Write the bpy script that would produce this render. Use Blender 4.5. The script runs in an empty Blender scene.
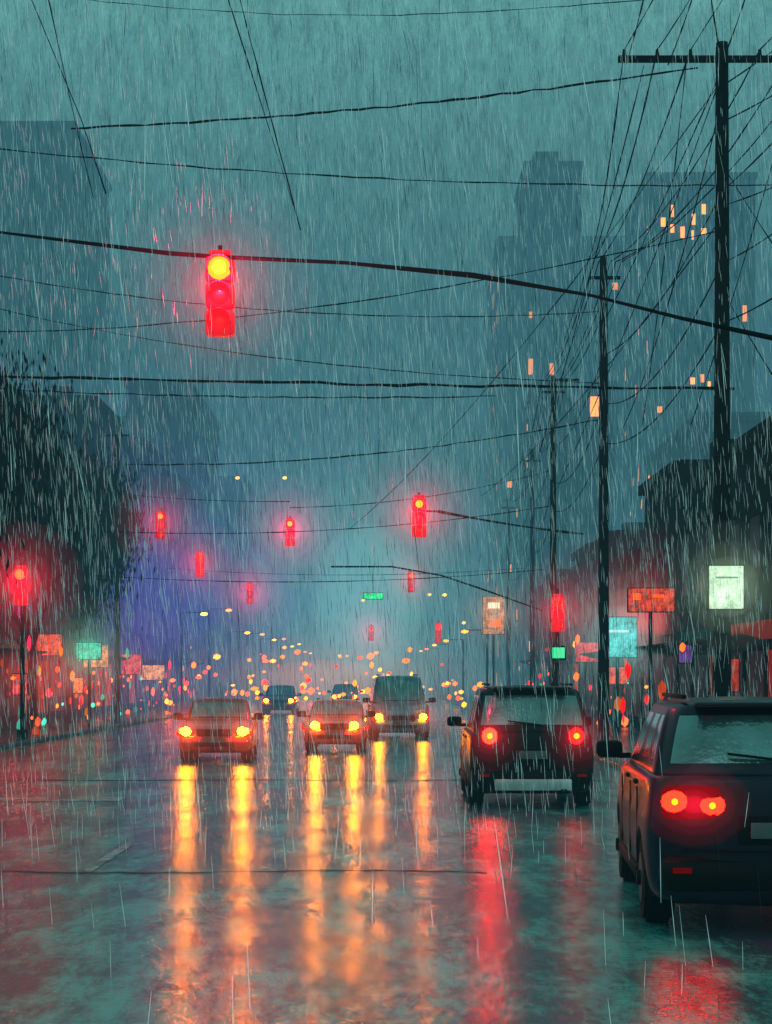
import bpy, bmesh, math, random
from mathutils import Vector, Matrix, Euler
random.seed(11)
S=bpy.context.scene
S.view_settings.view_transform='Standard'; S.view_settings.look='None'
S.view_settings.exposure=0; S.view_settings.gamma=1

# ---------------------------------------------------------------- helpers
def link(o,parent=None):
    S.collection.objects.link(o)
    if parent is not None: o.parent=parent
    return o
def empty(name,loc=(0,0,0),rz=0):
    e=bpy.data.objects.new(name,None); e.empty_display_size=.3
    e.location=loc; e.rotation_euler=(0,0,rz); return link(e)
def meshobj(name,verts,faces,mats,parent=None,smooth=False,fm=None):
    me=bpy.data.meshes.new(name); me.from_pydata(verts,[],faces); me.update()
    for m in (mats if isinstance(mats,list) else [mats]): me.materials.append(m)
    if fm:
        for p,i in zip(me.polygons,fm): p.material_index=i
    if smooth:
        for p in me.polygons: p.use_smooth=True
    return link(bpy.data.objects.new(name,me),parent)
def box(name,c,s,mat,parent=None,bev=0.0,rot=None,seg=2):
    bm=bmesh.new(); bmesh.ops.create_cube(bm,size=1)
    bmesh.ops.scale(bm,vec=s,verts=bm.verts)
    if bev>0: bmesh.ops.bevel(bm,geom=bm.edges[:],offset=bev,segments=seg,affect='EDGES',profile=.5)
    me=bpy.data.meshes.new(name); bm.to_mesh(me); bm.free(); me.materials.append(mat)
    o=bpy.data.objects.new(name,me); o.location=c
    if rot: o.rotation_euler=rot
    if bev>0:
        for p in me.polygons: p.use_smooth=True
        try: me.set_sharp_from_angle(angle=math.radians(40))
        except Exception: pass
    return link(o,parent)
def cyl(name,c,r,h,mat,parent=None,rot=None,r2=None,seg=20,bev=0):
    bm=bmesh.new(); bmesh.ops.create_cone(bm,cap_ends=True,segments=seg,radius1=r,radius2=r if r2 is None else r2,depth=h)
    if bev>0:
        es=[e for e in bm.edges if abs(e.verts[0].co.z-e.verts[1].co.z)<1e-5]
        bmesh.ops.bevel(bm,geom=es,offset=bev,segments=2,affect='EDGES')
    me=bpy.data.meshes.new(name); bm.to_mesh(me); bm.free(); me.materials.append(mat)
    for p in me.polygons: p.use_smooth=True
    try: me.set_sharp_from_angle(angle=math.radians(40))
    except Exception: pass
    o=bpy.data.objects.new(name,me); o.location=c
    if rot: o.rotation_euler=rot
    return link(o,parent)
def ball(name,c,r,mat,parent=None,scale=(1,1,1),sub=2):
    bm=bmesh.new(); bmesh.ops.create_icosphere(bm,subdivisions=sub,radius=r)
    me=bpy.data.meshes.new(name); bm.to_mesh(me); bm.free(); me.materials.append(mat)
    for p in me.polygons: p.use_smooth=True
    o=bpy.data.objects.new(name,me); o.location=c; o.scale=scale
    return link(o,parent)
def cable(name,lines,r,mat,parent=None):
    cu=bpy.data.curves.new(name,'CURVE'); cu.dimensions='3D'; cu.bevel_depth=r; cu.bevel_resolution=1
    for pts in lines:
        sp=cu.splines.new('POLY'); sp.points.add(len(pts)-1)
        for i,p in enumerate(pts):
            sp.points[i].co=(p[0],p[1],p[2],1); sp.points[i].radius=random.uniform(.6,1.4)
    cu.materials.append(mat)
    return link(bpy.data.objects.new(name,cu),parent)
def sag(a,b,s,n=24,jit=0.0):
    a=Vector(a); b=Vector(b); out=[]
    for i in range(n+1):
        t=i/n; p=a.lerp(b,t); p.z-=4*s*t*(1-t)
        p.z+=random.uniform(-jit,jit); out.append(p)
    return out
def point(parent,c,col,watts,r=.08):
    l=bpy.data.lights.new('lamp_light','POINT'); l.energy=watts; l.color=col; l.shadow_soft_size=r
    o=bpy.data.objects.new('lamp_light',l); o.location=c; return link(o,parent)
def quiet(m):
    # weak emitter: lights the scene only through ordinary bounces
    try: m.cycles.emission_sampling='NONE'
    except Exception: pass
    return m
class Blobs:
    def __init__(s): s.d={}
    def add(s,mat,c,r,sc):
        s.d.setdefault(mat.name_full,(mat,[]))[1].append((c,r,sc))
    def build(s,name,parent):
        for k,(mat,L_) in s.d.items():
            bm=bmesh.new()
            for c,r,sc in L_:
                bmesh.ops.create_icosphere(bm,subdivisions=1,radius=r,matrix=Matrix.Translation(c)@Matrix.Diagonal((*sc,1)))
            me=bpy.data.meshes.new(name); bm.to_mesh(me); bm.free(); me.materials.append(mat)
            link(bpy.data.objects.new(name,me),parent)

# ---------------------------------------------------------------- materials
def pmat(name,base,rough=.5,metal=0,coat=0,coat_r=.08,em=None,ems=0,nscale=3.0,namt=.35,spec=.5,bump=0.0,ior=None):
    m=bpy.data.materials.new(name); m.use_nodes=True; nt=m.node_tree; n=nt.nodes; L=nt.links
    b=n['Principled BSDF']
    tc=n.new('ShaderNodeTexCoord'); no=n.new('ShaderNodeTexNoise'); no.inputs['Scale'].default_value=nscale
    no.inputs['Detail'].default_value=6
    L.new(tc.outputs['Object'],no.inputs['Vector'])
    cr=n.new('ShaderNodeValToRGB')
    lo=[max(0,c*(1-namt)) for c in base]; hi=[min(1,c*(1+namt)) for c in base]
    cr.color_ramp.elements[0].color=(*lo,1); cr.color_ramp.elements[0].position=.3
    cr.color_ramp.elements[1].color=(*hi,1); cr.color_ramp.elements[1].position=.7
    L.new(no.outputs['Fac'],cr.inputs['Fac']); L.new(cr.outputs['Color'],b.inputs['Base Color'])
    b.inputs['Roughness'].default_value=rough; b.inputs['Metallic'].default_value=metal
    b.inputs['Specular IOR Level'].default_value=spec
    b.inputs['Coat Weight'].default_value=coat; b.inputs['Coat Roughness'].default_value=coat_r
    if ior: b.inputs['IOR'].default_value=ior
    if em:
        b.inputs['Emission Color'].default_value=(*em,1); b.inputs['Emission Strength'].default_value=ems; quiet(m)
    if bump>0:
        bp=n.new('ShaderNodeBump'); bp.inputs['Strength'].default_value=bump; bp.inputs['Distance'].default_value=.02
        no2=n.new('ShaderNodeTexNoise'); no2.inputs['Scale'].default_value=nscale*8
        L.new(tc.outputs['Object'],no2.inputs['Vector']); L.new(no2.outputs['Fac'],bp.inputs['Height']); L.new(bp.outputs['Normal'],b.inputs['Normal'])
    return m
_em={}
def emat(col,s):
    k=(tuple(col),s)
    if k in _em: return _em[k]
    m=bpy.data.materials.new('lamp_glow'); m.use_nodes=True; n=m.node_tree.nodes; n.clear()
    e=n.new('ShaderNodeEmission'); e.inputs[0].default_value=(*col,1); e.inputs[1].default_value=s
    o=n.new('ShaderNodeOutputMaterial'); m.node_tree.links.new(e.outputs[0],o.inputs[0]); _em[k]=m
    if s<=6.5: quiet(m)
    return m
_vm={}
def vmat(col,s):
    k=(tuple(col),round(s,5))
    if k in _vm: return _vm[k]
    m=bpy.data.materials.new('self_glowing_mist'); m.use_nodes=True; n=m.node_tree.nodes; n.clear()
    e=n.new('ShaderNodeEmission'); e.inputs[0].default_value=(*col,1); e.inputs[1].default_value=s
    o=n.new('ShaderNodeOutputMaterial'); m.node_tree.links.new(e.outputs[0],o.inputs['Volume']); _vm[k]=quiet(m); return m
SH={5:((1,.045),(.74,.075),(.53,.13),(.36,.25),(.22,.5)),4:((1,.08),(.7,.16),(.46,.28),(.27,.48)),3:((1,.14),(.62,.28),(.34,.58))}
def mist(parent,c,R,col,peak,scale=(1,1,1),shells=3):
    # lamp halo painted in as nested self-glowing volumes, brighter toward the centre
    for f,w in SH[shells]:
        r=R*f
        ball('self_glowing_mist',c,r,vmat(col,peak*w/(2*r*scale[1])),parent,scale,sub=2 if R<1 else 3)

RED=(1,.0020,.0006); RED2=(1,.010,.040); AMB=(1,.24,.0012); ORG=(1,.08,.001); TEAL=(.06,.9,.6); PINK=(1,.03,.14)
M_black=pmat('black_metal',(.008,.010,.012),.7,bump=.2,spec=.2)
M_wood=pmat('creosoted_wood',(.008,.008,.010),.9,nscale=6,bump=.6,spec=.1)
M_cable=pmat('cable_rubber',(.003,.005,.007),.85,spec=.1)
M_tyre=pmat('tyre_rubber',(.006,.006,.007),.8,spec=.2)
M_rim=pmat('wheel_rim',(.06,.065,.07),.4,metal=.9)
M_glass=pmat('wet_car_glass',(.11,.20,.21),.16,metal=.55,coat=1,spec=1,nscale=3,bump=.35,namt=.5)
M_plate=pmat('licence_plate',(.10,.13,.13),.5)
M_trim=pmat('black_trim',(.004,.004,.005),.6,spec=.15)
M_chrome=pmat('bumper_silver',(.5,.58,.58),.35,metal=.3)

# ---------------------------------------------------------------- world
w=bpy.data.worlds.new('World'); S.world=w; w.use_nodes=True
nt=w.node_tree; n=nt.nodes; L=nt.links; n.clear()
out=n.new('ShaderNodeOutputWorld'); add=n.new('ShaderNodeAddShader')
sky=n.new('ShaderNodeTexSky'); sky.sky_type='NISHITA'; sky.sun_disc=False
sky.sun_elevation=math.radians(3); sky.sun_rotation=math.radians(200); sky.dust_density=3
b1=n.new('ShaderNodeBackground'); b1.inputs[1].default_value=.006; L.new(sky.outputs[0],b1.inputs[0])
tc=n.new('ShaderNodeTexCoord'); sep=n.new('ShaderNodeSeparateXYZ'); L.new(tc.outputs['Generated'],sep.inputs[0])
cr=n.new('ShaderNodeValToRGB'); e=cr.color_ramp.elements
e[0].position=0; e[0].color=(.09,.24,.28,1); e[1].position=.34; e[1].color=(.25,.70,.60,1)
x=e.new(.12); x.color=(.12,.36,.38,1)
x=e.new(.9); x.color=(.14,.42,.38,1)
L.new(sep.outputs['Z'],cr.inputs[0])
mp=n.new('ShaderNodeMapping'); mp.inputs['Scale'].default_value=(34,34,4); mp.inputs['Rotation'].default_value=(0,.12,0)
L.new(tc.outputs['Generated'],mp.inputs[0])
no=n.new('ShaderNodeTexNoise'); no.inputs['Scale'].default_value=3.4; no.inputs['Detail'].default_value=11; no.inputs['Roughness'].default_value=.95
L.new(mp.outputs[0],no.inputs[0])
mr=n.new('ShaderNodeMapRange'); mr.inputs[1].default_value=.36; mr.inputs[2].default_value=.64; mr.inputs[3].default_value=.30; mr.inputs[4].default_value=1.62
L.new(no.outputs['Fac'],mr.inputs[0])
mul=n.new('ShaderNodeVectorMath'); mul.operation='SCALE'; L.new(cr.outputs[0],mul.inputs[0]); L.new(mr.outputs[0],mul.inputs['Scale'])
b2=n.new('ShaderNodeBackground'); L.new(mul.outputs[0],b2.inputs[0]); b2.inputs[1].default_value=1
L.new(b1.outputs[0],add.inputs[0]); L.new(b2.outputs[0],add.inputs[1]); L.new(add.outputs[0],out.inputs[0])
sl=bpy.data.lights.new('sun','SUN'); sl.energy=.08; sl.angle=math.radians(25); sl.color=(.75,.95,1)
so=bpy.data.objects.new('sun',sl); so.rotation_euler=(math.radians(50),0,math.radians(-20)); link(so)

# fog: thinner close by, a denser bank beyond the junction
def fogmat(name,col,sig):
    m=bpy.data.materials.new(name); m.use_nodes=True; n=m.node_tree.nodes; n.clear(); L=m.node_tree.links
    ab=n.new('ShaderNodeVolumeAbsorption'); ab.inputs[0].default_value=(0,0,0,1); ab.inputs[1].default_value=sig
    em=n.new('ShaderNodeEmission'); em.inputs[0].default_value=(*col,1); em.inputs[1].default_value=sig  # fog emits its own teal in place of scattered skylight
    ad=n.new('ShaderNodeAddShader'); o=n.new('ShaderNodeOutputMaterial')
    L.new(ab.outputs[0],ad.inputs[0]); L.new(em.outputs[0],ad.inputs[1]); L.new(ad.outputs[0],o.inputs['Volume'])
    return quiet(m)
fog=empty('fog')
box('fog_bank',(0,-10,16),(900,150,36),fogmat('fog_near',(.032,.122,.150),.0028),fog)
box('fog_bank',(0,342.51,28),(900,555,60),fogmat('fog_far',(.046,.160,.200),.0118),fog)
mist(fog,(-2,190,10),44,(.40,.95,.86),1.3,(.62,1.2,.85),5)  # tinted glow volumes put street-end and sign light into the fog
mist(fog,(-14,95,6),21,(.18,.07,.80),.50,(1,1,.6),4)
mist(fog,(-12,64,2.0),6,(1,.07,.05),.42,(1,1,.5),4)
mist(fog,(-4.5,130,2),13,(1,.22,.06),.8,(1.3,1,.35),4)
mist(fog,(8.8,60,4.0),5,(1,.05,.04),.8,(1,1,.6),5)

# ---------------------------------------------------------------- ground, road
def wetmat(name,base,amount=1.0,worn=None,patch=1.0):
    m=bpy.data.materials.new(name); m.use_nodes=True; nt=m.node_tree; n=nt.nodes; L=nt.links
    b=n['Principled BSDF']; tc=n.new('ShaderNodeTexCoord')
    mpa=n.new('ShaderNodeMapping'); mpa.inputs['Scale'].default_value=(1,.3,1); L.new(tc.outputs['Object'],mpa.inputs[0])
    a=n.new('ShaderNodeTexNoise'); a.inputs['Scale'].default_value=.8; a.inputs['Detail'].default_value=12; a.inputs['Roughness'].default_value=.84
    L.new(mpa.outputs[0],a.inputs[0])
    cr=n.new('ShaderNodeValToRGB'); e=cr.color_ramp.elements
    e[0].position=.36; e[0].color=(base[0]*.5+.06*patch,base[1]*.35+.02*patch,base[2]*.7+.12*patch,1)
    e[1].position=.58; e[1].color=(base[0]*1.6+.03*patch,base[1]*1.6+.38*patch,base[2]*1.6+.34*patch,1)
    x=e.new(.46); x.color=(base[0]*.7,base[1]*1.2,base[2]*1.4,1)
    L.new(a.outputs['Fac'],cr.inputs[0])
    if worn:
        w2=n.new('ShaderNodeTexNoise'); w2.inputs['Scale'].default_value=2.2; w2.inputs['Detail'].default_value=9; w2.inputs['Roughness'].default_value=.75
        L.new(tc.outputs['Object'],w2.inputs[0])
        r2=n.new('ShaderNodeMapRange'); r2.inputs[1].default_value=.45; r2.inputs[2].default_value=.6
        L.new(w2.outputs['Fac'],r2.inputs[0])
        mx=n.new('ShaderNodeMix'); mx.data_type='RGBA'; L.new(r2.outputs[0],mx.inputs['Factor'])
        L.new(cr.outputs[0],mx.inputs[6]); mx.inputs[7].default_value=(*worn,1); L.new(mx.outputs[2],b.inputs['Base Color'])
    else: L.new(cr.outputs[0],b.inputs['Base Color'])
    b.inputs['Roughness'].default_value=.6; b.inputs['Specular IOR Level'].default_value=0
    mpp=n.new('ShaderNodeMapping'); mpp.inputs['Scale'].default_value=(1,.35,1); L.new(tc.outputs['Object'],mpp.inputs[0])
    p=n.new('ShaderNodeTexNoise'); p.inputs['Scale'].default_value=.8; p.inputs['Detail'].default_value=9; p.inputs['Roughness'].default_value=.78; L.new(mpp.outputs[0],p.inputs[0])
    b.inputs['Coat Weight'].default_value=amount; b.inputs['Coat IOR'].default_value=2.0
    r3=n.new('ShaderNodeMapRange'); r3.inputs[1].default_value=.38; r3.inputs[2].default_value=.62; r3.inputs[3].default_value=.26; r3.inputs[4].default_value=.10
    L.new(p.outputs['Fac'],r3.inputs[0]); L.new(r3.outputs[0],b.inputs['Coat Roughness'])
    mp2=n.new('ShaderNodeMapping'); mp2.inputs['Scale'].default_value=(1.3,5.5,1); L.new(tc.outputs['Object'],mp2.inputs[0])
    g=n.new('ShaderNodeTexNoise'); g.inputs['Scale'].default_value=2.6; g.inputs['Detail'].default_value=5; g.inputs['Roughness'].default_value=.7
    L.new(mp2.outputs[0],g.inputs[0])
    bp=n.new('ShaderNodeBump'); bp.inputs['Strength'].default_value=1; bp.inputs['Distance'].default_value=.012
    L.new(g.outputs['Fac'],bp.inputs['Height'])
    g2=n.new('ShaderNodeTexNoise'); g2.inputs['Scale'].default_value=24; g2.inputs['Detail'].default_value=4
    L.new(tc.outputs['Object'],g2.inputs[0])
    bp2=n.new('ShaderNodeBump'); bp2.inputs['Strength'].default_value=1; bp2.inputs['Distance'].default_value=.0014
    L.new(g2.outputs['Fac'],bp2.inputs['Height']); L.new(bp.outputs['Normal'],bp2.inputs['Normal'])
    L.new(bp2.outputs['Normal'],b.inputs['Coat Normal'])
    return m
M_road=wetmat('wet_asphalt',(.022,.050,.060))
M_walk=wetmat('wet_concrete',(.05,.06,.065),.7,patch=.2)
M_ground=pmat('wet_ground',(.03,.035,.035),.7)
M_paint=wetmat('worn_road_paint',(.04,.05,.055),1,worn=(.5,.55,.52))
M_yellow=wetmat('worn_yellow_paint',(.04,.05,.055),.5,worn=(.75,.42,.05),patch=.3)
M_tar=pmat('tar_seam',(.006,.007,.008),.6,coat=.05)
def sheet(name,x0,x1,y0,y1,z,mat,parent=None):
    return meshobj(name,[(x0,y0,z),(x1,y0,z),(x1,y1,z),(x0,y1,z)],[(0,1,2,3)],mat,parent)
sheet('ground',-1500,1500,-60,3000,-.012,M_ground)
road=empty('road'); sheet('asphalt',-10.3,4.9,-20,520,0,M_road,road)
marks=empty('road_markings')
for y in range(4,160,9):
    sheet('lane_dash',-6.85,-6.72,y,y+3,.004,M_paint,marks)
    sheet('lane_dash',1.0-.06,1.0+.06,y+2,y+5,.004,M_paint,marks) if y>40 else None
for y in range(9,160,9): sheet('lane_dash',-3.06,-2.94,y,y+3,.004,M_paint,marks)
sheet('stop_bar',-6.2,-4.2,28.2,29.2,.004,M_paint,marks)
sheet('edge_line',-10.22,-10.0,30,160,.004,M_yellow,marks)
seams=empty('tar_seam')
def seam(x0,x1,y,wd,amp):
    n_=60; v=[]; f=[]
    for i in range(n_+1):
        X=x0+(x1-x0)*i/n_; Y=y+amp*math.sin(i*.27)+random.uniform(-.05,.05); ww=wd*random.uniform(.2,1.5)
        v+=[(X,Y-ww,.005),(X,Y+ww,.005)]
        if i: f.append((2*i-2,2*i,2*i+1,2*i-1))
    meshobj('seam_strip',v,f,M_tar,seams)
seam(-10,1.0,18,.055,.10); seam(-9,4,34,.1,.1)
lw=empty('pavement')
box('slab_west',(-12.3,250,.06),(3.6,540,.16),M_walk,lw,.0)
box('kerb_west',(-10.4,250,.055),(.2,540,.17),M_walk,lw,.02)
box('slab_east',(7.1,250,.06),(4.0,540,.16),M_walk,lw)
box('kerb_east',(5.0,250,.055),(.2,540,.17),M_walk,lw,.02)

# ---------------------------------------------------------------- cars
UF=[0,.35,.7,.9]
def planloop(yf,yr,w,cf,cr_,ss):
    h=[]
    for u in UF: h.append((u*w,yf-cf*u**3))
    a=yf-cf-.10; b=yr+cr_+.10
    for s in ss:
        ins=.985 if s in (ss[0],ss[-1]) else 1.0
        h.append((w*ins,a+(b-a)*s))
    for u in reversed(UF): h.append((u*w,yr+cr_*u**3))
    return h
def loft(name,rows,mats,parent,facemat=None,sub=2,cut=None):
    K=len(rows[0]); verts=[]; idx=[]
    for r in rows:
        right=[];left=[]
        for k,(x,y,z) in enumerate(r):
            right.append(len(verts)); verts.append((x,y,z))
            if k in (0,K-1): left.append(right[-1])
            else: left.append(len(verts)); verts.append((-x,y,z))
        idx.append((right,left))
    F=[];FM=[]
    for j in range(len(rows)-1):
        for k in range(K-1):
            m=facemat(j,k) if facemat else 0
            a,b=idx[j],idx[j+1]
            F.append((a[0][k+1],a[0][k],b[0][k],b[0][k+1])); FM.append(m)
            F.append((a[1][k],a[1][k+1],b[1][k+1],b[1][k])); FM.append(m)
    for j,flip in ((0,True),(len(rows)-1,False)):
        a=idx[j]
        for k in range(K-1):
            q=[a[0][k],a[1][k],a[1][k+1],a[0][k+1]]
            q2=[]
            for i in q:
                if i not in q2: q2.append(i)
            if flip: q2.reverse()
            F.append(tuple(q2)); FM.append(0)
    o=meshobj(name,verts,F,mats,parent,True,FM)
    bm=bmesh.new(); bm.from_mesh(o.data); bmesh.ops.recalc_face_normals(bm,faces=bm.faces); bm.to_mesh(o.data); bm.free()
    md=o.modifiers.new('sub','SUBSURF'); md.levels=sub; md.render_levels=sub
    if cut:
        cs=[]
        for (yy,zz,rr) in cut:
            c=cyl('cut',(0,yy,zz),rr,4,M_trim,parent,(0,math.pi/2,0),seg=28); cs.append(c)
            b=o.modifiers.new('b','BOOLEAN'); b.object=c; b.operation='DIFFERENCE'; b.solver='EXACT'
        bpy.context.view_layer.update()
        dg=bpy.context.evaluated_depsgraph_get()
        me=bpy.data.meshes.new_from_object(o.evaluated_get(dg)); o.modifiers.clear(); o.data=me
        for c in cs: bpy.data.objects.remove(c,do_unlink=True)
    return o
def car(name,loc,rz,L_=4.6,W=.93,H=1.7,belt=1.12,hood=.98,deck=1.12,style='suv',paint=(.01,.01,.012),
        tail=True,head=False,tl=None,hl_s=30,tail_s=26,mistp=1.0,detail=True,twin=False,step=True,coat=.8,pm=.3,lx=.64,right_s=None,spec=.4):
    P=empty(name,loc,rz)
    mp=pmat('car_paint',paint,.34,metal=pm,coat=coat,coat_r=.10,namt=.5,nscale=2.5,bump=.06,spec=spec)
    yf=L_/2; yr=-L_/2
    if style=='suv': cfb,crb,cft,crt=yf-1.15,yr+.10,yf-1.95,yr+.42
    elif style=='van': cfb,crb,cft,crt=yf-.75,yr+.06,yf-1.5,yr+.2
    else: cfb,crb,cft,crt=yf-1.25,yr+.72,yf-2.05,yr+1.35
    def ztop(y):
        if y>cfb-.15: t=min(1,(y-(cfb-.15))/(yf-cfb+.15)); return belt+(hood-belt)*min(1,t*1.1)**.7-.10*max(0,t-.7)/.3
        if y<crb+.15 and style=='sedan': t=(crb+.15-y)/(crb+.15-yr); return belt+(deck-belt)*min(1,t)
        return belt
    ss=[0,.08,.2,.32,.45,.55,.68,.8,.92,1]
    R=[]
    for fr,wf,yi in ((0,.86,.16),(.03,.93,.08),(.12,.975,.03),(.36,1.0,0),(.62,1.0,0),(.70,.985,.015),(.9,.97,.05),(.97,.95,.08),(1,.88,.15)):
        zb=.22
        R.append([(x,y,zb+fr*(ztop(y)-zb)) for x,y in planloop(yf-yi,yr+yi*.6,W*wf,.30,.20,ss)])
    R.append([(x,y,ztop(y)+.012) for x,y in planloop(yf-.3,yr+.22,W*.5,.25,.12,ss)])
    wr=.35; wy1=yf-.88; wy2=yr+.86
    loft('body',R,[mp],P,sub=2,cut=[(wy1,wr,wr+.06),(wy2,wr,wr+.06)] if detail else None)
    cs=[0,.06,.40,.46,.74,.80,.95,1] if style!='sedan' else [0,.05,.44,.50,.86,.9,.97,1]
    C=[]
    for t,wf in ((-.06,1.0),(.0,1.0),(.10,.985),(.5,.93),(.86,.86),(.95,.82),(1.0,.74)):
        tt=max(0,t); a=cfb+(cft-cfb)*tt; b=crb+(crt-crb)*tt**1.3
        C.append([(x,y,belt+t*(H-belt)-(.02*(abs(x)/W)**2)) for x,y in planloop(a,b,(W*.93)*wf,.22,.16,cs)])
    C.append([(x,y,H+.02) for x,y in planloop(cft-.25,crt+.2,W*.42,.1,.1,cs)])
    nf=len(UF); K=len(C[0])
    def fm(j,k):
        if j in (2,3):
            if k<nf-1: return 1
            if k>=K-nf: return 1
            s=k-nf
            if style=='sedan': return 1 if s in (1,3,4) else 0
            return 1 if s in (1,3,5) else 0
        return 0
    loft('cabin',C,[mp,M_glass],P,fm,sub=2)
    for yy in (wy1,wy2):
        for sx in (-1,1):
            cyl('wheel',(sx*(W-.14),yy,wr),wr,.24,M_tyre,P,(0,math.pi/2,0),seg=28,bev=.03)
            if detail:
                cyl('rim',(sx*(W-.05),yy,wr),wr*.62,.08,M_rim,P,(0,math.pi/2,0),seg=20,bev=.015)
                cyl('hub',(sx*(W-.0),yy,wr),.06,.04,M_trim,P,(0,math.pi/2,0),seg=12)
    box('underbody',(0,0,.27),(W*1.5,L_*.86,.12),M_trim,P)
    for sx in (-1,1):
        box('door_mirror',(sx*(W+.12),cfb-.42,belt+.07),(.24,.13,.16),M_trim,P,.045)
        box('mirror_arm',(sx*(W-.02),cfb-.40,belt+.01),(.12,.06,.05),M_trim,P,.01)
    if detail:
        for sx in (-1,1):
            for yy in (.25,-.75):
                box('door_handle',(sx*(W*.985),yy,belt-.14),(.03,.2,.035),M_trim,P,.01)
            box('sill_trim',(sx*(W*.985),0,.36),(.05,L_*.5,.10),M_trim,P,.02)
            if style!='sedan': box('roof_rail',(sx*W*.66,(cft+crt)/2,H+.035),(.04,(cft-crt)*.85,.035),M_trim,P,.012)
            for yy in (cfb-.35,-.30,-1.15):
                box('door_gap',(sx*(W*1.0-.004),yy,.75),(.012,.014,.62),M_trim,P)
    yb=yr
    box('rear_bumper',(0,yb+.12,.46),(W*1.80,.28,.26),mp if style=='sedan' else M_trim,P,.09)
    if step: box('bumper_step',(0,yb-.03,.36),(W*1.2,.06,.17),M_chrome,P,.02)
    box('rear_plate',(0,yb-.006,.80 if style!='sedan' else .72),(.42,.03,.12),M_plate,P,.006)
    box('plate_surround',(0,yb+.012,.80 if style!='sedan' else .72),(.60,.03,.22),M_trim,P,.01)
    if style!='sedan':
        box('hatch_gap',(0,yb+.012,.64),(W*1.5,.03,.014),M_trim,P)
        box('rear_spoiler',(0,crt-.05,H-.02),(W*1.2,.24,.04),mp,P,.018)
        box('rear_wiper',(-.12,crb+.02,belt+.12),(.5,.02,.02),M_trim,P,0,(0,.12,0))
    box('exhaust_pipe',(.45,yb+.02,.27),(.09,.2,.06),M_trim,P,.02)
    if tail:
        tz,tx=(tl or (1.0,.72))
        for sx in (-1,1):
            if detail: box('tail_lamp_housing',(sx*tx,yb+.11,tz),(.46 if twin else .27,.16,.26),emat(RED,.14),P,.08,(0,0,sx*.16),4)  # housing itself emits faint red, as if lit by its lamp
            ts=tail_s if (sx<0 or right_s is None) else right_s
            if twin:
                for dx in (-.135,.145):
                    ball('tail_lamp',(sx*(tx)+dx,yb+.035,tz+dx*sx*.1),.088,emat(RED,ts),P,(1.15,.45,.95))
                    ball('bulb',(sx*(tx)+dx,yb-.01,tz+dx*sx*.1),.026,emat((1,.25,.003),4),P,(1,.3,1),2)
                if sx<0: mist(P,(sx*tx,yb-.1,tz),.44,RED2,.9*mistp,(1,.7,.75),5)
            else:
                ball('tail_lamp',(sx*tx,yb+.035,tz),.13,emat(RED,ts),P,(.9,.35,.95))
                ball('bulb',(sx*tx,yb-.02,tz),.045,emat((1,.25,.003),4),P,(1,.3,1),2)
                if detail: mist(P,(sx*tx,yb-.1,tz),.55,RED2,.9*mistp,shells=5)
            box('rear_reflector',(sx*.72,yb-.035,.50),(.14,.02,.04),emat(RED,.10),P)  # reflector emits faint red in place of reflected light
    box('front_bumper',(0,yf-.14,.46),(W*1.8,.3,.24),mp,P,.08)
    box('grille',(0,yf-.03,.68),(W*.95,.06,.16),M_trim,P,.02)
    box('lower_intake',(0,yf+.0,.42),(W*1.1,.05,.10),M_trim,P,.02)
    box('front_plate',(0,yf+.03,.52),(.5,.02,.12),M_plate,P)
    if detail:
        for sx in (-1,1): box('windscreen_wiper',(sx*.3,cfb+.02,belt+.06),(.55,.02,.02),M_trim,P,0,(.2,0,0))
    for sx in (-1,1):
        box('headlamp_housing',(sx*.66,yf-.12,.72),(.34,.2,.17),M_chrome,P,.05,(0,0,-sx*.3))
        if head:
            ball('headlamp',(sx*lx,yf-.01,.71),.12,emat(AMB,hl_s),P,(1,.4,.85))
            if detail: mist(P,(sx*lx,yf+.1,.71),1.0,(1,.10,.02),1.0*mistp,shells=4)
            ball('indicator',(sx*.80,yf-.1,.66),.07,emat(RED,8),P,(1,.5,1),2)
    return P
PI=math.pi
car('suv_car',(2.19,28.9,0),math.radians(-.5),L_=4.7,W=.95,H=1.80,belt=1.15,hood=1.05,style='suv',paint=(.002,.003,.005),tl=(1.08,.64),tail_s=100,right_s=20,coat=.12,pm=0,spec=.15)
car('hatchback_car',(3.10,15.75,0),math.radians(-4.0),L_=4.6,W=.98,H=1.76,belt=1.22,hood=1.08,style='suv',paint=(.006,.004,.022),tl=(1.0,.64),twin=True,tail_s=55,mistp=1,step=False,coat=.22,pm=0,spec=.2)
car('sedan_car',(-3.98,43.2,0),PI+.03,L_=4.5,W=.84,H=1.44,belt=.95,hood=.84,deck=.98,style='sedan',paint=(.45,.015,.04),tail=False,head=True,hl_s=210)
car('compact_car',(-1.32,48.2,0),PI,L_=4.1,W=.80,H=1.32,belt=.90,hood=.78,style='suv',paint=(.60,.07,.03),tail=False,head=True,hl_s=200,lx=.50)
car('minivan_car',(.37,58.2,0),PI+.04,L_=4.9,W=.92,H=1.98,belt=1.15,hood=1.0,style='van',paint=(.10,.24,.32),tail=False,head=True,hl_s=150,mistp=.5,lx=.68)
for i,(X,Y) in enumerate([(-5.6,96),(-2.6,115)]):
    car('distant_car',(X,Y,0),PI,L_=4.5,W=.9,H=1.5,belt=.95,hood=.85,deck=.98,style='sedan' if i%2 else 'suv',paint=(.12,.05,.07),tail=False,head=True,hl_s=140,detail=False)

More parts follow.
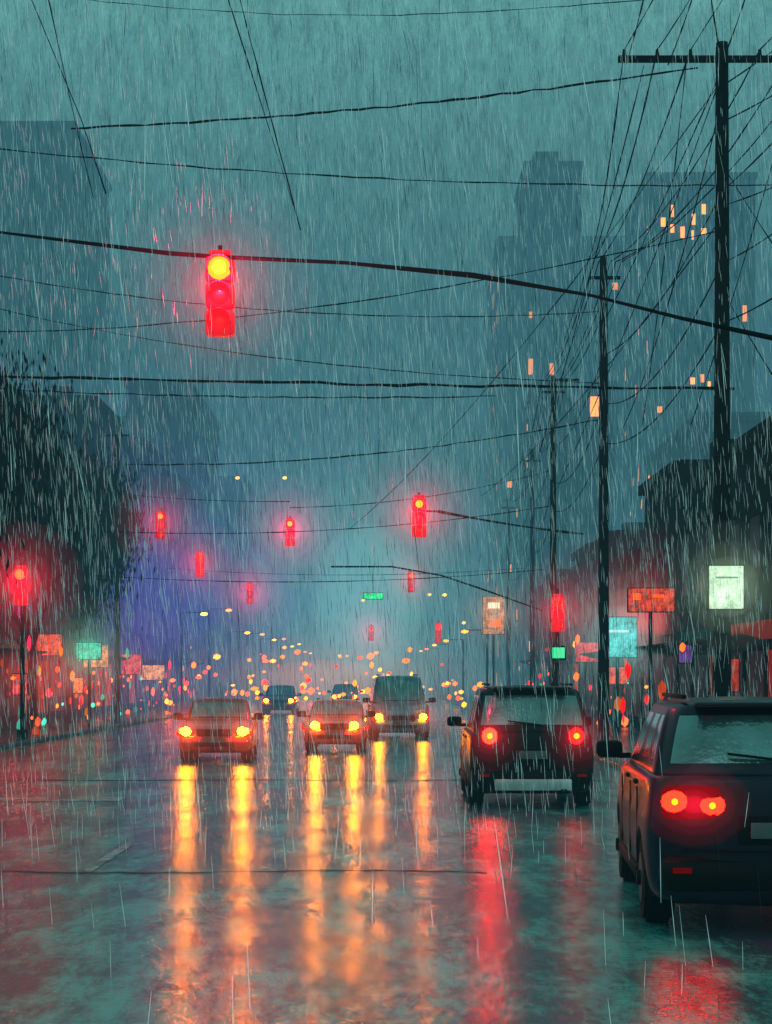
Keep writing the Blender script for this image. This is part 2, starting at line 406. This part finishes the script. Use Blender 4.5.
# ---------------------------------------------------------------- signals
M_house=pmat('signal_housing_red_glow',(.35,.01,.02),.5,coat=.2,em=(1,.003,.014),ems=.8)  # red emission in the housing imitates lamplight on its body
M_house2=pmat('signal_housing_dim_glow',(.10,.006,.01),.5,coat=.2,em=(1,.006,.02),ems=.45)  # same painted-in red glow, weaker, on a darker housing
M_lensglow=pmat('lower_lens_glow',(.12,.01,.01),.4,coat=.3,em=(1,.003,.010),ems=1.1)  # lower lenses are off; their red emission imitates spill from the lit one
def signal(loc,sc=1.0,house=None,lit=(1,.30,.012),lits=10,glow=RED2,gp=.6,gr=1.1,name='traffic_signal',par=None,ls=30,shells=4,watt=0,ring=RED):
    P=par or empty(name,loc)
    off=Vector(loc) if par else Vector((0,0,0))
    hm=house or M_house2
    for i in range(3):
        z=.37*(1-i)*sc
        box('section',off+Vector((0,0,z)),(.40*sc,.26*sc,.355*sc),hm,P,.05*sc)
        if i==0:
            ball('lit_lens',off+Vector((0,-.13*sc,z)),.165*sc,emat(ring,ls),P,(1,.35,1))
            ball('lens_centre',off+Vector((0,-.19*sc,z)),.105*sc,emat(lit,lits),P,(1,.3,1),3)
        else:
            ball('lower_lens_glow',off+Vector((0,-.13*sc,z)),.135*sc,M_lensglow,P,(1,.35,1))
        v=[];f=[];N=12
        for a in range(N+1):
            an=math.radians(-20+220*a/N); x=math.cos(an)*.17*sc; zz=math.sin(an)*.17*sc
            v+=[(off.x+x,off.y-.12*sc,off.z+z+zz),(off.x+x,off.y-.33*sc,off.z+z+zz*.92)]
            if a: f.append((2*a-2,2*a,2*a+1,2*a-1))
        ob=meshobj('visor',v,f,hm,P,True); s=ob.modifiers.new('s','SOLIDIFY'); s.thickness=.012*sc
    box('top_cap',off+Vector((0,0,.60*sc)),(.3*sc,.2*sc,.07*sc),hm,P,.02)
    cyl('hanger',off+Vector((0,0,.66*sc)),.03*sc,.10*sc,M_black,P)
    if shells: mist(P,off+Vector((0,-.2,.10*sc)),gr,glow,gp,shells=shells)
    if watt: point(P,off+Vector((0,-.55,.3*sc)),(1,.02,.08),watt,.04)
    return P
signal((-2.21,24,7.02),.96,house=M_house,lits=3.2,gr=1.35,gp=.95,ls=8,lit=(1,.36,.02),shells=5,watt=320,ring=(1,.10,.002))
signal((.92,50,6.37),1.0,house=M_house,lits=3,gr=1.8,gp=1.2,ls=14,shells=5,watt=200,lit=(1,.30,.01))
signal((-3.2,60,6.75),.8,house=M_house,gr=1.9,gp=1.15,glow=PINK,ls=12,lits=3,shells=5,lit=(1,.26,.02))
signal((-7.5,60,7.0),.8,gr=1.6,gp=.65,ls=8,lits=2.5,lit=(1,.2,.02))
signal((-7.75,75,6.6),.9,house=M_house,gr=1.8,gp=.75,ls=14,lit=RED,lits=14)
signal((-6.8,90,6.1),.9,gr=2.4,gp=.9,glow=PINK,ls=16,lit=RED)
signal((1.4,100,7.2),1.0,gr=2.0,gp=.8,ls=10,lits=2,lit=(1,.2,.01))
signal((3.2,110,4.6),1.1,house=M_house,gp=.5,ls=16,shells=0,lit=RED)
signal((-.9,110,4.6),.8,gr=2.6,gp=.7,glow=PINK,ls=16,shells=4,lit=RED)
def postsignal(x,y,z,sc=1.0,**k):
    P=empty('traffic_signal',(x,y,0))
    signal((0,0,z),sc,par=P,**k)
    cyl('post',(0,.22,(z+.8)/2),.075,z+.8,M_black,P,r2=.06,seg=12)
    cyl('base',(0,.22,.25),.16,.3,M_black,P,seg=12)
    box('bracket',(0,.12,z+.3),(.06,.25,.05),M_black,P); box('bracket',(0,.12,z-.3),(.06,.25,.05),M_black,P)
    return P
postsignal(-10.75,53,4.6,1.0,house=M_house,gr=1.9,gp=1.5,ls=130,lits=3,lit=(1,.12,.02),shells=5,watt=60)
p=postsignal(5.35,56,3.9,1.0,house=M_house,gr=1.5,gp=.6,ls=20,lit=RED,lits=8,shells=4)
box('pedestrian_signal',(0,-.05,2.7),(.5,.25,.45),M_black,p,.04); box('walk_display',(0,-.19,2.7),(.38,.02,.33),emat((.05,.9,.35),1.2),p,.0)

cable('span_wire',[[(-12.5,24.5,10.2),(-5.15,24,7.88),(-2.9,24,7.60),(-2.2,24,7.55),(-.5,22.6,7.15),(1.0,20.4,6.5),(2.1,18.4,5.85),(2.75,16.8,5.3),(3.45,16,4.96),(5.6,14.5,4.2)]],.028,M_cable)
cable('mast_arm',[sag((1.45,50,6.55),(5.6,51,6.0),.05,8),[(.9,50,6.56),(1.5,50,6.55)]],.035,M_cable)
cable('mast_arm',[[(-1.9,62,5.75),(.2,62,5.75),(1.9,62,5.45),(3.2,61,4.95),(5.3,61,4.2)]],.03,M_cable)

# ---------------------------------------------------------------- utility poles
poles=[(5.6,30,12.45,.14),(5.44,45,12.4,.13),(5.85,63,12.4,.12),(6.75,83,12.4,.12),(7.2,106,12.4,.12)]
arm=[-1.65,-1.1,-.55,.6,1.15,1.7]
for i,(x,y,h,r) in enumerate(poles):
    P=empty('utility_pole',(x,y,0))
    cyl('pole',(0,0,h/2),r*1.15,h,M_wood,P,r2=r*.75,seg=14)
    if i==0: box('crossarm',(0,-.14,h-.25),(3.5,.10,.10),M_wood,P,.01)
    else: box('crossarm',(0,-.14,h-.5),(.8,.08,.08),M_wood,P,.01)
    if i==0:
        box('transformer_bracket',(0,.2,h-2.6),(.1,.3,.5),M_black,P)
        for a in arm: cyl('insulator',(a,-.14,h-.15),.04,.12,M_black,P,seg=10,r2=.025)
    cyl('cap',(0,0,h+.03),r*.7,.08,M_black,P,seg=10)
    if i==2: box('side_arm',(.45,0,h-.05),(.9,.08,.08),M_black,P)
prev=(5.75,11,12.45,.14)
for k,(pa,pb) in enumerate(zip([prev]+poles[:-1],poles)):
    lines=[]
    for a in arm:
        za=pa[2]-.1; zb=pb[2]-.1
        aa=a if k<2 else a*.25; bb=a if k<1 else a*.25
        lines.append(sag((pa[0]+aa,pa[1]-.14,za),(pb[0]+bb,pb[1]-.14,zb),.45+random.uniform(-.1,.2),24,.008))
    for dz,sg in ((2.4,.5),(3.6,.7),(4.6,.6)):
        lines.append(sag((pa[0],pa[1],pa[2]-dz),(pb[0],pb[1],pb[2]-dz),sg))
    cable('power_line',lines,.013 if k else .010,M_cable)
for a,b,s,j,r in [((-5.6,32,11.7),(5.2,30,12.1),.15,.016,.017),((-9.5,34,12.2),(8.4,33,11.0),.35,.014,.013),((-8.4,34,7.65),(6.0,31,6.9),.02,.022,.025),
    ((-8.4,34,7.45),(2.0,33,7.1),.1,.012,.012),((-7.5,52,8.1),(5.4,45,8.4),.35,.014,.016),((-14,60,14.5),(5.4,45,9.3),.5,.01,.015),((-9,42,11.3),(5.5,45,11.1),.45,.01,.012),
    ((-10.8,53,6.4),(5.3,56,7.3),.5,0,.015),((-13.8,62,5.8),(5.4,61,5.6),.5,0,.014),((-10.9,44,10.4),(5.6,30,9.4),.5,.01,.012),((-13.5,70,9.5),(-3.2,60,7.8),.2,0,.014),((-3.2,60,7.6),(5.85,63,9.2),.3,0,.014),
    ((-8,38,16.5),(7,30,13.6),.6,.012,.007)]:
    cable('overhead_cable',[sag(a,b,s,40,j)],r,M_cable)
cable('overhead_cable',[sag((-1.98,24,11.1),(-1.14,24,7.9),.0,14,.012),[(-4.9,24,11.4),(-4.4,26,10.0),(-4.2,27,9.2)],
    sag((-1.95,22,10.3),(-2.4,50,14.5),.0,6),sag((-3.9,20,10.2),(-6.5,40,12.6),.1,8)],.009,M_cable)
cable('service_drop',[sag((5.6,30,11.9),(-1.2,60,6.9),.6),sag((5.6,30,11.6),(5.0,38,7.2),.5),sag((5.6,30,9.6),(3.2,60,8.0),.4),
    sag((5.6,30,12.2),(3.2,12,9.5),.3),sag((5.6,30,12.2),(2.6,16,10.4),.3),sag((5.6,30,12.2),(9.5,14,8.5),.3),sag((5.6,30,8.4),(9.5,33,4.0),.2),
    sag((5.6,30,12.0),(4.2,45,6.5),.3),sag((5.6,30,10.5),(8.5,30,6.5),.2),sag((5.6,30,12.1),(3.6,30,7.8),.1),sag((4.3,30,12.15),(2.9,34,6.2),.2),
    sag((5.6,30,11.2),(8.5,26,12.5),.2),sag((5.6,30,9.8),(8.5,27,10.9),.2),sag((6.9,30,12.15),(6.1,36,7.0),.2),sag((4.0,30,12.15),(3.3,20,11.6),.2),sag((4.7,30,12.15),(4.0,20,11.6),.2),
    sag((5.6,30,11.8),(7.6,22,12.2),.2),sag((6.5,30,12.15),(9.5,36,6.0),.3),sag((5.0,30,12.15),(6.4,45,8.2),.3)],.010,M_cable)
for (x,y,h,aw) in ((-10.9,44,10.8,.8),(-11.2,75,12.4,1.0),(-10.9,47.5,11.6,.8)):
    P=empty('utility_pole',(x,y,0)); cyl('pole',(0,0,h/2),.12,h,M_wood,P,r2=.08,seg=12); box('crossarm',(0,-.1,h-.4),(aw,.08,.08),M_wood,P)

# ---------------------------------------------------------------- signs
def lit_sign(name,loc,sz,col,s,post=True,glow=0,gr=1.2,panels=None,dark=.15):
    P=empty(name,(loc[0],loc[1],0)); z=loc[2]
    box('frame',(0,0,z),(sz[0]+.06,.16,sz[1]+.06),M_black,P,.02)
    m=pmat('sign_face',(.1,.1,.1),.5,em=col,ems=s,namt=.4,nscale=5)
    nt=m.node_tree; b=nt.nodes['Principled BSDF']; nn=nt.nodes.new('ShaderNodeTexNoise'); nn.inputs['Scale'].default_value=3.5; nn.inputs['Detail'].default_value=9; nn.inputs['Roughness'].default_value=.8
    tcx=nt.nodes.new('ShaderNodeTexCoord'); nt.links.new(tcx.outputs['Object'],nn.inputs[0])
    mm=nt.nodes.new('ShaderNodeMapRange'); mm.inputs[1].default_value=.40; mm.inputs[2].default_value=.62; mm.inputs[3].default_value=s*dark; mm.inputs[4].default_value=s*1.5
    nt.links.new(nn.outputs['Fac'],mm.inputs[0]); nt.links.new(mm.outputs[0],b.inputs['Emission Strength'])
    box('lit_face',(0,-.09,z),(sz[0],.03,sz[1]),m,P,.01)
    for dx,dz,wx,wz,c2,s2 in (panels or []):
        box('lettering',(dx,-.12,z+dz),(wx,.03,wz),emat(c2,s2),P)
    if post: cyl('post',(0,.14,z/2),.06,z,M_black,P,seg=10)
    if glow: mist(P,(0,-.3,z),gr,col,glow,shells=4)
    return P
lit_sign('illuminated_street_sign',(5.58,29.6,3.42),(.56,.70),(.66,.95,.62),.95,post=False,glow=.4,gr=1.1,dark=.5,panels=[(0,.16,.36,.03,(.2,.4,.3),.5)])
lit_sign('shop_sign',(7.6,59,3.25),(1.2,1.3),(.12,.8,.75),.7,glow=.7,gr=2.3,panels=[(0,.2,.7,.08,(.7,1,.95),.9)])
lit_sign('neon_sign',(8.1,55,4.3),(1.4,.7),(1,.06,.015),.9,panels=[(-.45,.1,.25,.2,ORG,2),(.2,.12,.35,.08,ORG,2)])
lit_sign('pole_sign',(5.5,92,5.1),(1.1,1.9),(.9,.35,.16),1.0,glow=.5,gr=2.4,panels=[(0,.5,.6,.3,(1,.8,.5),1.8),(.1,-.4,.5,.4,ORG,3)])
lit_sign('bus_stop_sign',(-10.9,66,2.9),(.9,.6),(.03,.65,.40),1.0,glow=.6,gr=1.9)
lit_sign('street_name_sign',(-.65,90,6.0),(.95,.28),(.03,.9,.25),1.9,post=False)
cable('sign_hanger',[[(-.65,90,6.15),(-.65,90,7.4)]],.015,M_cable)
cable('overhead_cable',[sag((-11,90,7.4),(7,90,7.4),.35)],.015,M_cable)
for (x,y,z,sx,sz,c,s) in [(-13.1,70,3.2,1.0,.8,(1,.07,.02),1.1),(-13.2,82,2.9,1.1,1.0,(1,.25,.06),1.2),(-13.2,58,2.4,.5,.8,(1,.03,.03),1.2),(-12.6,62,1.7,.5,.7,(1,.04,.02),1.1),(-12.8,74,1.6,.7,.6,(1,.2,.04),1.4),
    (-13,92,2.6,1.0,1.0,(1,.06,.05),1.3),(-13,100,2.2,1.4,.8,(1,.35,.08),1.6),(-13.3,66,4.2,.4,.7,(.8,.03,.3),.8)]:
    lit_sign('shop_sign',(x,y,z),(sx,sz),c,s,post=False)
for (x,y,z,sx,sz,c,s) in [(8.4,66,2.0,.9,.6,(1,.08,.02),1.0),(8.5,76,3.0,1.0,.8,(1,.03,.05),1.1),(8.6,45,2.0,.4,.8,(1,.05,.02),.5),(8.3,50,2.6,.35,.5,(.3,.08,.6),.4)]:
    lit_sign('shop_sign',(x,y,z),(sx,sz),c,s,post=False)

# ---------------------------------------------------------------- buildings
M_bw=emat((1,.26,.03),6.5); M_bw2=emat((1,.15,.03),1.0)
M_dwin=pmat('dark_window',(.010,.014,.018),.5,spec=.3)
def building(name,x0,x1,y0,y1,h,fl,bayw,col,lit=.06,parapet=.6,z0=0,par=None,sides=('f','w','e')):
    P=par or empty(name)
    m=pmat('facade',col,.8,nscale=.3,namt=.35,bump=.1)
    box('walls',((x0+x1)/2,(y0+y1)/2,z0+h/2),(x1-x0,y1-y0,h),m,P)
    box('parapet',((x0+x1)/2,(y0+y1)/2,z0+h+parapet/2),(x1-x0+.5,y1-y0+.5,parapet),m,P,.05)
    fh=h/fl; vs={0:([],[]),1:([],[])}
    def quad(side,a0,a1,zz0,zz1,which,d=.05):
        v,f=vs[which]; n_=len(v)
        if side=='f': pts=[(a0,y0-d,zz0),(a1,y0-d,zz0),(a1,y0-d,zz1),(a0,y0-d,zz1)]
        elif side=='w': pts=[(x0-d,a0,zz0),(x0-d,a1,zz0),(x0-d,a1,zz1),(x0-d,a0,zz1)]
        else: pts=[(x1+d,a0,zz0),(x1+d,a1,zz0),(x1+d,a1,zz1),(x1+d,a0,zz1)]
        v+=pts; f.append((n_,n_+1,n_+2,n_+3))
    for s in sides:
        a0,a1=(x0,x1) if s=='f' else (y0,y1)
        nb=max(1,int((a1-a0)/bayw)); bw=(a1-a0)/nb
        for j in range(fl):
            for i in range(nb):
                c=a0+(i+.5)*bw; zb=z0+j*fh
                l=random.random()<lit
                ww=bw*(.28 if not l else random.uniform(.05,.14)); hh=random.uniform(.4,.85) if l else .78
                quad(s,c-ww,c+ww,zb+fh*.28,zb+fh*hh,1 if l else 0)
        for j in range(1,fl):
            zb=z0+j*fh
            if s=='f': box('string_course',((x0+x1)/2,y0-.06,zb),(x1-x0,.12,.18),m,P)
    for k,mm in ((0,M_dwin),(1,M_bw)):
        if vs[k][0]: meshobj('windows' if k==0 else 'lit_windows',vs[k][0],vs[k][1],mm,P)
    return P
TC=(.03,.05,.075)
P=building('office_tower',13.5,28.6,215,240,54,16,2.4,TC,.17)
building('',17,23.8,219,236,9.5,3,2.2,TC,.04,z0=54.6,par=P)
box('roof_plant',(20,227,66),(3,5,3),M_black,P)
P=building('apartment_tower',28.5,40,195,215,56,17,2.2,TC,.14)
v=[];f=[]
rr=random.Random(9)
for X,Z in [(31.0,50.5),(31.0,52.4),(33.2,49.8),(34.4,50.2),(34.4,52.6),(35.8,50.2),(30.0,51.2),(33.2,34),(35,33.6),(35.8,44.4),(32.1,50.1),(33.3,51.5)]:
    n_=len(v); a=rr.uniform(.12,.3); b_=rr.uniform(.3,.7); v+=[(X-a,194.86,Z-b_),(X+a,194.86,Z-b_),(X+a,194.86,Z+b_),(X-a,194.86,Z+b_)]; f.append((n_,n_+1,n_+2,n_+3))
meshobj('lit_flat_windows',v,f,emat((1,.27,.03),12),P)
building('brick_building',12.5,19,150,175,26,8,2.4,TC,.06)
building('office_block',21,34,120,145,19,6,2.8,TC,.03)
building('concrete_tower',-60,-33,190,215,60,16,2.8,TC,.0)
building('office_block',-34,-22.5,170,185,26,7,2.6,TC,.0)
building('office_block',-20.2,-15.4,140,165,24.5,7,2.3,(.03,.045,.10),.0)
building('brick_building',-24,-14.8,185,205,22,7,2.4,TC,.02)
def terrace(name,side,xs,y0,y1,h,n_,cols,on_p=.3):
    P=empty(name)
    dy=(y1-y0)/n_
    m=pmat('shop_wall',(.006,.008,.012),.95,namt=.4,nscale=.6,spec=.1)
    for i in range(n_):
        a=y0+i*dy; b=a+dy-.06; hh=h*random.uniform(.82,1.15)
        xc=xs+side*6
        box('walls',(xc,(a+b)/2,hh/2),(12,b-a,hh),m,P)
        box('cornice',(xs+side*(-.12)+side*.3,(a+b)/2,hh-.2),(.9,b-a-.02,.35),m,P,.03)
        box('chimney',(xs+side*2.5,(a+b)/2+dy*.2,hh+.6),(1.0,1.2,1.4),m,P,.03)
        c=cols[i%len(cols)]
        xf=xs-side*.06
        nb=3
        for k in range(nb):
            y=a+(k+.5)*(b-a)/nb
            on=random.random()<on_p
            box('shop_window',(xf,y,1.55),(.08,(b-a)/nb*.78,2.1),emat(random.choice([c,ORG,(1,.15,.03)]),random.choice([.1,.2,.4])) if on else M_dwin,P)
            box('door_frame',(xf-side*.03,y+(b-a)/nb*.5-.02,1.5),(.12,.12,2.7),M_black,P)
        box('fascia',(xf-side*.06,(a+b)/2,3.1),(.18,b-a-.4,.45),emat(c,random.choice([.02,.05,.15])),P,.02)
        box('awning',(xf-side*.55,(a+b)/2,2.78),(1.1,b-a-.6,.06),M_black,P,0,(0,side*.25,0))
        for j in range(1,max(2,int(hh/3.3))):
            for k in range(3):
                y=a+(k+.5)*(b-a)/3
                box('upper_window',(xf,y,j*3.3+1.9),(.06,1.1,1.5),M_bw2 if random.random()<.04 else M_dwin,P)
    return P
terrace('shop_terrace',-1,-14.2,44,130,14,10,[(1,.04,.03),(1,.18,.03),(.05,.5,.4),(1,.06,.08),(.4,.08,.6)],.5)
terrace('shop_terrace',1,9.3,41,112,7.9,9,[(1,.04,.03),(.05,.5,.45),(1,.12,.02),(.3,.08,.6)],.25)

# ---------------------------------------------------------------- trees
def tree_mesh(seed,H=11,nl=15000):
    rr=random.Random(seed); V=[];F=[];FM=[]
    def limb(a,b,r0,r1,n=6):
        a=Vector(a);b=Vector(b); d=(b-a).normalized(); u=d.orthogonal().normalized(); v=d.cross(u); base=len(V)
        for P_,r in ((a,r0),(b,r1)):
            for k in range(n):
                an=2*math.pi*k/n; V.append(tuple(P_+u*math.cos(an)*r+v*math.sin(an)*r))
        for k in range(n): F.append((base+k,base+(k+1)%n,base+n+(k+1)%n,base+n+k)); FM.append(0)
    tips=[]
    def grow(p,d,ln,r,dep):
        q=p+d*ln; limb(p,q,r,r*.68)
        if dep>=2: tips.append((q,dep))
        if dep>=5: return
        for _ in range(rr.choice([2,3,3])):
            nd=(d+Vector((rr.uniform(-.7,.7),rr.uniform(-.7,.7),rr.uniform(-.1,.7)))).normalized()
            grow(q,nd,ln*rr.uniform(.62,.86),r*.62,dep+1)
    grow(Vector((0,0,0)),Vector((rr.uniform(-.05,.05),0,1)),H*.26,.2,0)
    for _ in range(nl):
        t,dep=rr.choice(tips)
        c=t+Vector((rr.gauss(0,.5),rr.gauss(0,.5),rr.gauss(0,.95)-.8))
        sz=rr.uniform(.05,.13); a=Vector((rr.uniform(-.25,.25),rr.uniform(-.25,.25),-1)).normalized(); b=a.orthogonal().normalized()
        sw=.35; base=len(V); V+= [tuple(c-a*sz*1.5),tuple(c+b*sz*sw),tuple(c+a*sz*1.5),tuple(c-b*sz*sw)]; F.append((base,base+1,base+2,base+3)); FM.append(rr.choice([1,1,1,2]))
    me=bpy.data.meshes.new('tree_mesh'); me.from_pydata(V,[],F); me.update()
    for m in TREEM: me.materials.append(m)
    for p,i in zip(me.polygons,FM): p.material_index=i
    return me
TREEM=[pmat('wet_bark',(.005,.005,.006),.95,spec=.05),pmat('dark_leaves',(.002,.004,.006),.95,spec=.02),pmat('light_leaves',(.006,.012,.014),.9,spec=.05)]
tm=[tree_mesh(1,12),tree_mesh(2,11.5),tree_mesh(5,11.5)]
for i,(x,y,s) in enumerate([(-12.3,40,.95),(-12.4,45,1.03),(-12.6,51,1.08),(-12.7,57,1.08),(-12.6,64,1.0),(-12.7,72,.95)]):
    o=bpy.data.objects.new('street_tree',tm[(i+1)%3]); o.location=(x,y,0.1); o.scale=(s,s,s); o.rotation_euler=(0,0,i*1.7+.6); link(o)

# ---------------------------------------------------------------- receding street lamps and distant lights
P=empty('distant_street_lights'); B=Blobs()
for i in range(10):
    y=96+i*15
    for x,arm_,z in ((-10.9,1.2,5.6),(5.4,-1.2,5.6)):
        if x>0 and i%2: continue
        z+=random.uniform(-1.2,.6)
        cyl('post',(x,y,z/2),.06,z,M_black,P,seg=8)
        box('lamp_arm',(x+arm_/2,y,z),(abs(arm_),.06,.06),M_black,P)
        B.add(emat(random.choice([AMB,(1,.3,.01),ORG]),26),(x+arm_,y,z-.08),.15,(1.4,1,.6))
B.build('lamp_heads',P)
P2=empty('distant_traffic_lights'); B=Blobs()
rr=random.Random(4)
for _ in range(130):
    y=rr.uniform(80,165); x=rr.uniform(-13,5.5); z=rr.choice([rr.uniform(.6,1.1),rr.uniform(2,4.5)*y/150,rr.uniform(.5,2.2)])
    c=rr.choice([AMB,AMB,AMB,ORG,ORG,ORG,RED,(1,.2,.02),(1,.04,.005)])
    r=rr.uniform(.04,.17)*y/110
    B.add(emat(c,rr.choice([4,9,16])),(x,y,z),r,(rr.uniform(.8,1.8),.5,rr.uniform(.7,1.6)))
for _ in range(210):
    side=rr.random()<.7; y=rr.uniform(48,110); x=rr.uniform(-14.0,-10.9) if side else rr.uniform(6.2,9.1)
    z=rr.uniform(.3,3.9)*rr.uniform(.5,1); c=rr.choice([ORG,ORG,ORG,RED,RED,RED,(1,.01,.03),AMB,AMB,(.02,.4,.25),(1,.1,.02),(1,.1,.02)])
    B.add(emat(c,rr.choice([.6,1.5,4])),(x,y,z),rr.uniform(.02,.11),(rr.uniform(.5,1.6),.5,rr.uniform(.8,3)))
for (x,y,z) in [(-4.5,80,10.8),(-6.6,80,10.8),(-1.2,95,6),(-2.7,105,3.2),(2.6,80,5.6),(3.8,88,4.6),(2.3,95,6.3)]:
    B.add(emat((1,.4,.06),4),(x,y,z),.11,(1,.5,.7))
B.build('lamps',P2)

# ---------------------------------------------------------------- rain
def rain(name,specs,mats,seed):
    rr=random.Random(seed); V=[];F=[];FM=[]
    for N,X,Y,Z,wd,ln,dk in specs:
      for _ in range(N):
        y=rr.uniform(*Y); x=rr.uniform(*X); z=rr.uniform(*Z); mi=1 if rr.random()<dk else 0
        l=rr.uniform(*ln); w_=rr.uniform(*wd); dx=rr.gauss(.06,.07)*l; dy=rr.gauss(0,.05)*l
        b=len(V)
        for (cx,cy,cz,k) in ((x,y,z,.3),(x+dx*.5,y+dy*.5,z-l*.5,1),(x+dx,y+dy,z-l,.4)):
            for a in (0,2.094,4.189): V.append((cx+math.cos(a)*w_*k*.5,cy+math.sin(a)*w_*k*.5,cz))
        for s in (0,3):
            for a in range(3):
                c=(a+1)%3; F.append((b+s+a,b+s+c,b+s+3+c,b+s+3+a)); FM.append(mi)
    return meshobj(name,V,F,mats,fm=FM)
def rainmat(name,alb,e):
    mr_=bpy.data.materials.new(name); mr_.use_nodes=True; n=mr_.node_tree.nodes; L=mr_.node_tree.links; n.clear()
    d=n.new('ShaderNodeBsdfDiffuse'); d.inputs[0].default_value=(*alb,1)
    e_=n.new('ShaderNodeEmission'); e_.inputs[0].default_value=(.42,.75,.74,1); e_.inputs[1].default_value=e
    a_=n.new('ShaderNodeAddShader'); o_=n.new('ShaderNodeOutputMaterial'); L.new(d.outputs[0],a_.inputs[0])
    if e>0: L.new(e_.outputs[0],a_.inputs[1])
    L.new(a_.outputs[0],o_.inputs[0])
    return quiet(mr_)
R0=rainmat('rain_glow_pale',(.85,.9,.9),.28); R1=rainmat('rain_painted_shade',(.03,.07,.08),.0)  # pale streaks emit as if catching skylight; dark copy has shade in its colour
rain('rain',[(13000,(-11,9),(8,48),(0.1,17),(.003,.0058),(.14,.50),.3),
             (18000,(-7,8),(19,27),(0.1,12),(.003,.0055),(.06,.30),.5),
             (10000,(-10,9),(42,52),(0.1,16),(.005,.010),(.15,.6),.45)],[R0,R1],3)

# ---------------------------------------------------------------- camera
cam=bpy.data.cameras.new('camera'); co=bpy.data.objects.new('camera',cam); link(co)
co.location=(0,0,1.95); co.rotation_euler=(math.radians(90),0,0)
cam.sensor_fit='VERTICAL'; cam.sensor_height=36; cam.lens=1800/1024*36
cam.shift_y=165/1024; cam.clip_end=6000; cam.clip_start=.1
S.camera=co
